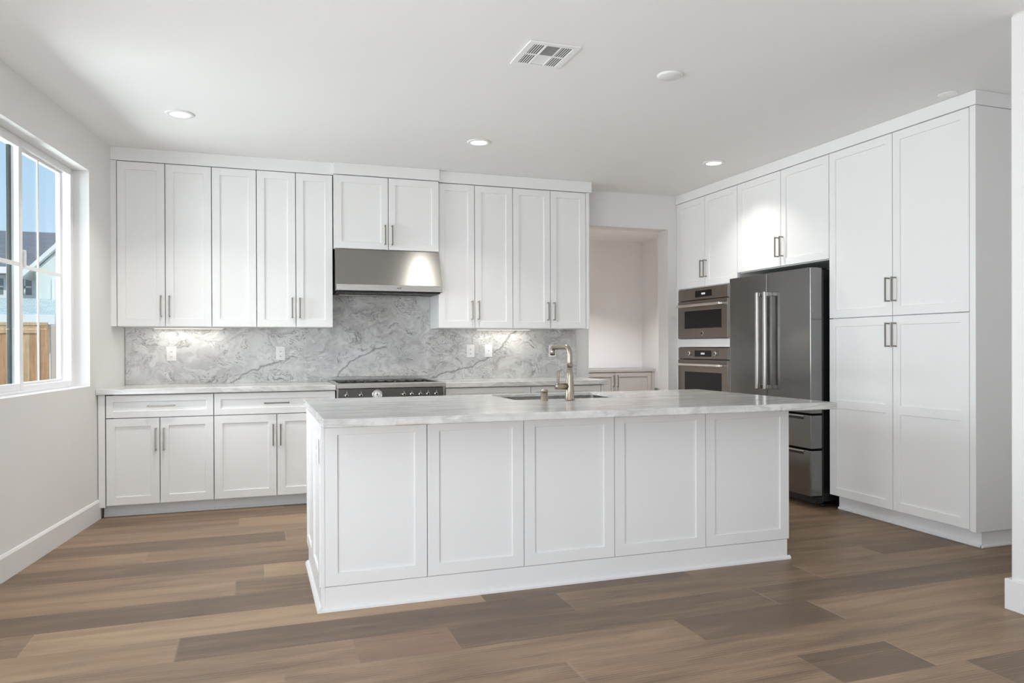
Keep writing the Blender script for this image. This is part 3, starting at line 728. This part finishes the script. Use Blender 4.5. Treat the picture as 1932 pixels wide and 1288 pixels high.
# cabinet doors on the working side (face +Y)
for a, b_ in ((0.02, .52), (.52, 1.04), (1.04, 1.50), (1.50, 1.96), (1.96, IW-.02)):
    bm = bmesh.new(); shaker(bm, 0.002, b_-a-.002, JB, .862); bm.transform(Matrix.Translation((b_, .932, 0)) @ Matrix.Rotation(math.pi, 4, 'Z')); d = obj('door', bm, CAB, r)
    bm = bmesh.new(); box(bm, (a+b_)/2-.08, (a+b_)/2+.08, .985, .994, .80, .809, .001)
    for s in (-1, 1): box(bm, (a+b_)/2+s*.07-.004, (a+b_)/2+s*.07+.004, .953, .985, .80, .809)
    obj('handle', bm, PULL, d)
# island counter with sink cutout
SX0, SX1, SY0, SY1 = 1.425, 2.145, 4.035, 4.525
def rrect(x0, x1, y0, y1, r_, n=6):
    pts = []
    for cx_, cy_, a0 in ((x1-r_, y1-r_, 0), (x0+r_, y1-r_, 90), (x0+r_, y0+r_, 180), (x1-r_, y0+r_, 270)):
        for i in range(n+1):
            a = R(a0+90*i/n); pts.append((cx_+r_*math.cos(a), cy_+r_*math.sin(a)))
    return pts
bm = bmesh.new(); z0, z1 = .876, .9135; bv = .004
outer = [(.28, 3.242), (2.998, 3.242), (2.998, 4.585), (.28, 4.585)]
def shrink(p, d): 
    return [(x+(d if x < 1.6 else -d), y+(d if y < 4 else -d)) for x, y in p]
def loop(pts, z): return [bm.verts.new((x, y, z)) for x, y in pts]
def ring(a, b_):
    for i in range(len(a)): bm.faces.new((a[i], a[(i+1) % len(a)], b_[(i+1) % len(a)], b_[i]))
def le(l): return [bm.edges.get((l[i], l[(i+1) % len(l)])) or bm.edges.new((l[i], l[(i+1) % len(l)])) for i in range(len(l))]
inn = rrect(SX0, SX1, SY0, SY1, .03)
o1 = loop(shrink(outer, bv), z0); o2 = loop(outer, z0+bv); o3 = loop(outer, z1-bv); o4 = loop(shrink(outer, bv), z1)
zt_ = z1-.016; i1 = loop(inn, zt_); i2 = loop(inn, z1); o0 = loop(shrink(outer, .045), z0); o0b = loop(shrink(outer, .045), zt_)
ring(o0b, o0); ring(o0, o1); ring(o1, o2); ring(o2, o3); ring(o3, o4); ring(i2, i1)
bmesh.ops.triangle_fill(bm, use_beauty=True, edges=le(o4)+le(i2)); bmesh.ops.triangle_fill(bm, use_beauty=True, edges=le(o0b)+le(i1))
bmesh.ops.recalc_face_normals(bm, faces=bm.faces[:])
tag(obj('island_countertop', bm, TOP), 'thick pale veined stone slab on top of the island', 'countertop')
# sink
SINKM = metal('sink_steel', (0.33, 0.32, 0.31), 0.28, 0, (8, 1, 1))
r = thing('kitchen_sink', 'stainless steel undermount sink set into the island countertop', 'sink', (0, 0, 0))
bm = bmesh.new()
def lp(d, z, rr): return [bm.verts.new((x, y, z)) for x, y in rrect(SX0-d, SX1+d, SY0-d, SY1+d, rr)]
L = [lp(.018, .8972, .04), lp(.004, .8972, .03), lp(.003, .68, .03), lp(-.02, .655, .03), ]
for a, b_ in zip(L[:-1], L[1:]): ring(a, b_)
bm.faces.new(L[-1])
L2 = [L[0], lp(.018, .8955, .04), lp(.006, .8945, .03), lp(.006, .675, .03), lp(-.02, .651, .03)]
for a, b_ in zip(L2[:-1], L2[1:]): ring(a, b_)
bm.faces.new(L2[-1][::-1]); bmesh.ops.recalc_face_normals(bm, faces=bm.faces[:])
obj('bowl', bm, SINKM, r)
bm = bmesh.new(); lathe(bm, [(0, .655), (.05, .655), (.05, .658), (.042, .659), (.03, .656), (0, .656)], M=Matrix.Translation((1.775, 4.27, .0008))); obj('drain', bm, CHROME, r)
# faucet
FXX, FY, FZ = 1.718, 3.925, .9137
r = thing('kitchen_faucet', 'brushed nickel faucet with an L-shaped spout beside the island sink', 'faucet', (FXX, FY, FZ), 0)
bm = bmesh.new(); lathe(bm, [(0, 0), (.028, 0), (.028, .006), (.0265, .008), (.0245, .06), (.020, .14), (.0158, .188), (0, .188)], n=36); obj('body', bm, NICKEL, r)
bm = bmesh.new(); lathe(bm, [(0, .1882), (.0135, .1882), (.0135, .1915), (0, .1915)]); obj('joint_ring', bm, BLACK, r)
dirx, diry = -.10, .99
pts = [(0, 0, .1917), (0, 0, .22), (0, 0, .255)]
rb = .042; top_z = .303
for i in range(1, 9):
    a = R(90*i/8); q = rb*(1-math.cos(a)); pts.append((dirx*q, diry*q, top_z-rb+rb*math.sin(a)))
for q in (.08, .13, .185): pts.append((dirx*q, diry*q, top_z))
r2 = .024
for i in range(1, 8):
    a = R(95*i/7); q = .185+r2*math.sin(a); pts.append((dirx*q, diry*q, top_z-r2*(1-math.cos(a))))
pts.append((pts[-1][0], pts[-1][1], pts[-1][2]-.018))
rads = [.0150]*len(pts); rads[0] = .0155
bm = bmesh.new(); tube(bm, pts, rads, 24); obj('spout', bm, NICKEL, r)
px_, py_, pz_ = pts[-1]
bm = bmesh.new(); lathe(bm, [(0, 0), (.012, 0), (.012, -.004), (0, -.004)], M=Matrix.Translation((px_, py_, pz_-.0002))); obj('aerator', bm, BLACK, r)
bm = bmesh.new(); M = Matrix.Translation((0, 0, .079)) @ Matrix.Rotation(-HP, 4, 'Y')
lathe(bm, [(0, .012), (.0185, .012), (.0185, .082), (.0165, .086), (0, .086)], M=M, n=28); hb = obj('valve_body', bm, NICKEL, r)
bm = bmesh.new(); lathe(bm, [(0, .0862), (.012, .0862), (.011, .090), (0, .090)], M=M, n=24); obj('end_cap', bm, STEEL, hb)
bm = bmesh.new(); prism(bm, [(-.078, .097), (-.068, .097), (-.066, .115), (-.066, .168), (-.076, .170), (-.079, .120)], 'y', -.007, .007, .002); obj('lever', bm, NICKEL, hb)
r = thing('soap_dispenser', 'short brushed nickel cylinder on the island counter left of the faucet', 'dispenser', (1.562, 3.93, FZ), 0)
bm = bmesh.new(); lathe(bm, [(0, 0), (.0235, 0), (.0235, .003), (.0205, .005), (.0205, .049), (0, .049)]); obj('body', bm, NICKEL, r)
bm = bmesh.new(); lathe(bm, [(0, .0495), (.0215, .0495), (.0215, .062), (.019, .065), (0, .065)]); obj('cap', bm, NICKEL, r)

# ------------------------------------------------------------------ ceiling fittings
def downlight(x, y, label, e=DOWN_E, col=(1, .955, .90)):
    r = thing('recessed_light', label, 'ceiling light', (x, y, H), 0, 'recessed ceiling lights')
    bm = bmesh.new(); lathe(bm, [(.060, -.0055), (.062, -.008), (.086, -.006), (.090, -.0005), (.058, -.0005), (.060, -.0055)], n=48); obj('trim_ring', bm, PLASTIC, r)
    bm = bmesh.new(); lathe(bm, [(0, -.003), (.0585, -.003), (.0585, -.0008), (0, -.0008)], n=40); obj('lens', bm, LENS, r)
    l = light('recessed_lamp', 'AREA', (0, 0, -.012), (0, 0, 0), e, col, shape='DISK', size=.11, spread=R(115)); l.parent = r
downlight(-.447, 5.26, 'lit recessed ceiling light nearest the window'); downlight(1.59, 5.295, 'lit recessed ceiling light in front of the range hood')
downlight(3.618, 5.286, 'lit recessed ceiling light nearest the wall ovens', 5.0)
downlight(4.3, 8.0, 'unseen recessed light added to fill the small room beyond the doorway', ALCOVE_FILL_E, (.97, .97, 1))  # lamp added out of view to brighten the small room
def disc(name, x, y, rad, label, cat, d=.012):
    bm = bmesh.new(); lathe(bm, [(0, -d), (rad*.86, -d), (rad*.97, -d*.6), (rad, -.0005), (0, -.0005)], n=48)
    return tag(obj(name, bm, PLASTIC, loc=(x, y, H)), label, cat)
disc('ceiling_speaker', 2.216, 3.652, .073, 'round white flat cover on the ceiling right of the air vent', 'ceiling cover')
disc('sprinkler_cover', 3.985, 3.40, .056, 'small round white cover on the ceiling above the pantry cabinet', 'ceiling cover', .008)
r = thing('ceiling_vent', 'square white air vent with louvers on the ceiling', 'vent', (1.305, 3.449, H), 0)
VX, VY = .277, .317
bm = bmesh.new(); t = .032; z = -.007
box(bm, 0, VX, 0, t, z, -.0005, .002); box(bm, 0, VX, VY-t, VY, z, -.0005, .002); box(bm, 0, t, t, VY-t, z, -.0005); box(bm, VX-t, VX, t, VY-t, z, -.0005)
x1_, x2_ = t+.062, VX-t-.062
box(bm, x1_, x1_+.008, t, VY-t, z, -.0005); box(bm, x2_-.008, x2_, t, VY-t, z, -.0005); box(bm, x1_+.008, x2_-.008, VY/2-.004, VY/2+.004, z, -.0005)
box(bm, t, x1_, VY/2-.005, VY/2+.005, z, -.0005); box(bm, x2_, VX-t, VY/2-.005, VY/2+.005, z, -.0005)
obj('frame', bm, PLASTIC, r)
bobj('duct', BLACK, r, t, VX-t, t, VY-t, -.0030, -.0004)
for xa, xb in ((t, x1_), (x2_, VX-t)):
    for ya, yb_ in ((t, VY/2-.005), (VY/2+.005, VY-t)):
        for k in range(5):
            bm = bmesh.new(); xx = xa+.004+(xb-xa)*(k+.45)/5.0
            box(bm, xx-.0024, xx+.0024, ya, yb_, -.0042, -.0031); obj('louver', bm, PLASTIC, r)
GREYL = paint('louver_grey', (0.30, 0.31, 0.30), 0.5)
for k in range(7):
    y_ = t+.004+k*.0172
    bm = bmesh.new(); box(bm, x1_+.008, x2_-.008, y_, y_+.0135, -.0042, -.0031, M=None); obj('louver', bm, GREYL, r)
for k in range(7):
    y_ = VY/2+.006+k*.0165
    bm = bmesh.new(); box(bm, x1_+.008, x2_-.008, y_, y_+.0162, -.0042, -.0031); obj('louver', bm, PLASTIC, r)

# ------------------------------------------------------------------ greige cabinet in the small room
r = thing('storage_cabinet', 'greige two-door cabinet in the small room beyond the doorway', 'cabinet', (3.99, 9.02, 0), 0)
W = 5.185-3.99
bobj('body', GREIGE, r, 0, W+.02, .002, .595, .10, .872)
for a, b_, hx in ((0, .617, .587), (.617, 1.166, .647)):
    bm = bmesh.new(); shaker(bm, a+.003, b_-.003, .105, .868); d = obj('door', bm, GREIGE, r); q = pull(d, hx, .755, .16)
bobj('side_panel', GREIGE, r, 1.169, W+.02, -.021, .001, .10, .872)
bobj('top', paint('greige_top', (.29, .28, .265), .4), r, -.01, W+.035, -.03, .597, .873, .912, bev=.003)
bobj('toe_kick', GREIGE, r, 0, W, .06, .59, 0, .099)

# ------------------------------------------------------------------ outside the window
bm = bmesh.new(); bmesh.ops.create_grid(bm, x_segments=1, y_segments=1, size=60)
g = paint('ground_gravel', (.36, .33, .28), .95, .5, 60); struct('ground', bm, g).location = (-20, 30, -.25)
def wood(name, col):
    m, nt, b = newmat(name); v = mapping(nt, (14, 14, 1.0)); f = noise(nt, v, 2.2, 5, .6, .8)
    nt.links.new(mixc(nt, rampf(nt, f, [(.3, 0), (.7, 1)]), tuple(c*.72 for c in col), tuple(min(1, c*1.2) for c in col)), b.inputs['Base Color']); b.inputs['Roughness'].default_value = .8
    return m
WOODS = [wood('cedar_orange', (.50, .27, .13)), wood('pine_yellow', (.72, .55, .30)), wood('cedar_tan', (.60, .40, .22))]
r = thing('wooden_fence', 'wooden board fence outside the window', 'fence', (-5.6, 12.0, -.25), 0)
x = 0; i = 0; pat = [0, 2, 0, 1, 1, 0, 2, 0, 0, 1, 2]
seq = {}
while x < 2.78:
    wd = .12
    bobj('fence_board', WOODS[pat[i % 11]], r, x, x+wd-.004, .0, .018, 0.02, 1.74, bev=.002); x += wd; i += 1
bobj('top_rail', WOODS[2], r, 0, 2.86, -.035, .03, 1.79, 1.835, bev=.004); bobj('fascia_rail', WOODS[2], r, 0, 2.8, -.02, .0, 1.68, 1.785, bev=.003)
bobj('fence_post', WOODS[0], r, 2.78, 2.87, -.045, .045, 0, 1.788, bev=.003)
PALE_FENCE = paint('pale_fence_reflection', (.56, .48, .42), .9, .3, 90)  # glass reflection over the fence end, put into a pale taupe colour
bm = bmesh.new(); box(bm, -2.72, -1.6, 12.05, 12.25, -.25, 1.55, .01); tag(obj('pale_fence_end', bm, PALE_FENCE), 'pale taupe end of the fence, coloured for a reflection in the glass', 'wall')
CREAM = paint('house_cream', (.84, .80, .70), .8); SAGE = paint('house_sage', (.70, .76, .72), .8)
m, nt, b = newmat('roof_shingles'); ROOF = m
v = mapping(nt, (1, 1, 1)); br = nt.nodes.new('ShaderNodeTexBrick'); nt.links.new(v, br.inputs[0])
br.inputs['Scale'].default_value = 3.2; br.inputs['Color1'].default_value = (.17, .17, .185, 1); br.inputs['Color2'].default_value = (.22, .22, .235, 1); br.inputs['Mortar'].default_value = (.11, .11, .12, 1)
br.inputs['Mortar Size'].default_value = .012; nt.links.new(br.outputs[0], b.inputs['Base Color']); b.inputs['Roughness'].default_value = .9
m, nt, b = newmat('teal_shingles'); TEAL = m
v = mapping(nt, (1, 1, 1)); br = nt.nodes.new('ShaderNodeTexBrick'); nt.links.new(v, br.inputs[0]); br.inputs['Scale'].default_value = 3.5
br.inputs['Color1'].default_value = (.50, .60, .58, 1); br.inputs['Color2'].default_value = (.62, .70, .68, 1); br.inputs['Mortar'].default_value = (.38, .46, .45, 1); nt.links.new(br.outputs[0], b.inputs['Base Color'])
HY = 22
r = thing('neighbor_house', 'cream house with a grey shingled roof beyond the fence', 'house', (0, HY, -.25), 0)
bm = bmesh.new(); box(bm, -12, -4.55, 0, 5, 0, 3.55); obj('wall', bm, CREAM, r)
bm = bmesh.new(); prism(bm, [(-.45, 3.52), (2.9, 4.85), (5.6, 3.5), (5.6, 3.35), (2.9, 4.7), (-.45, 3.38)], 'x', -12.2, -4.2); obj('roof', bm, ROOF, r)
bm = bmesh.new(); box(bm, -12.2, -4.95, -.50, -.42, 3.33, 3.50, .01); obj('gutter', bm, TRIM, r)
bm = bmesh.new(); prism(bm, [(-5.06, 0), (-5.06, 3.42), (-4.2, 4.32), (-3.2, 3.3), (-3.2, 0)], 'y', -.9, 1.2); gb = obj('gable_wall', bm, SAGE, r)
for sgn in (1,):
    bm = bmesh.new(); prism(bm, [(-5.33, 3.18), (-5.30, 3.33), (-4.2, 4.47), (-3.1, 3.33), (-3.07, 3.18), (-4.2, 4.33)], 'y', -1.1, 1.3); obj('rake_board', bm, TRIM, r)
def hwin(x0, x1, z0, z1, y=-.02):
    bm = bmesh.new(); box(bm, x0-.1, x1+.1, y-.05, y+.02, z0-.12, z1+.10, .01); f = obj('window', bm, TRIM, r)
    bobj('pane', paint('dark_pane', (.16, .20, .23), .1), f, x0, x1, y-.06, y-.045, z0, z1)
    bm = bmesh.new(); xm = (x0+x1)/2; zm = (z0+z1)/2; box(bm, xm-.02, xm+.02, y-.075, y-.055, z0, z1); box(bm, x0, x1, y-.075, y-.055, zm-.02, zm+.02); obj('muntin', bm, TRIM, f)
hwin(-5.66, -5.36, 2.83, 3.24); hwin(-6.45, -5.98, 2.83, 3.24); hwin(-4.62, -4.42, 2.6, 3.1, -.92)
bm = bmesh.new(); prism(bm, [(-2.0, 2.20), (-.9, 2.70), (-.9, 2.0), (-2.0, 2.0)], 'x', -12, -4.45); obj('porch_roof', bm, TEAL, r)
bm = bmesh.new(); box(bm, -12, -4.4, -2.12, -2.0, 2.02, 2.25, .01); obj('porch_gutter', bm, TRIM, r)
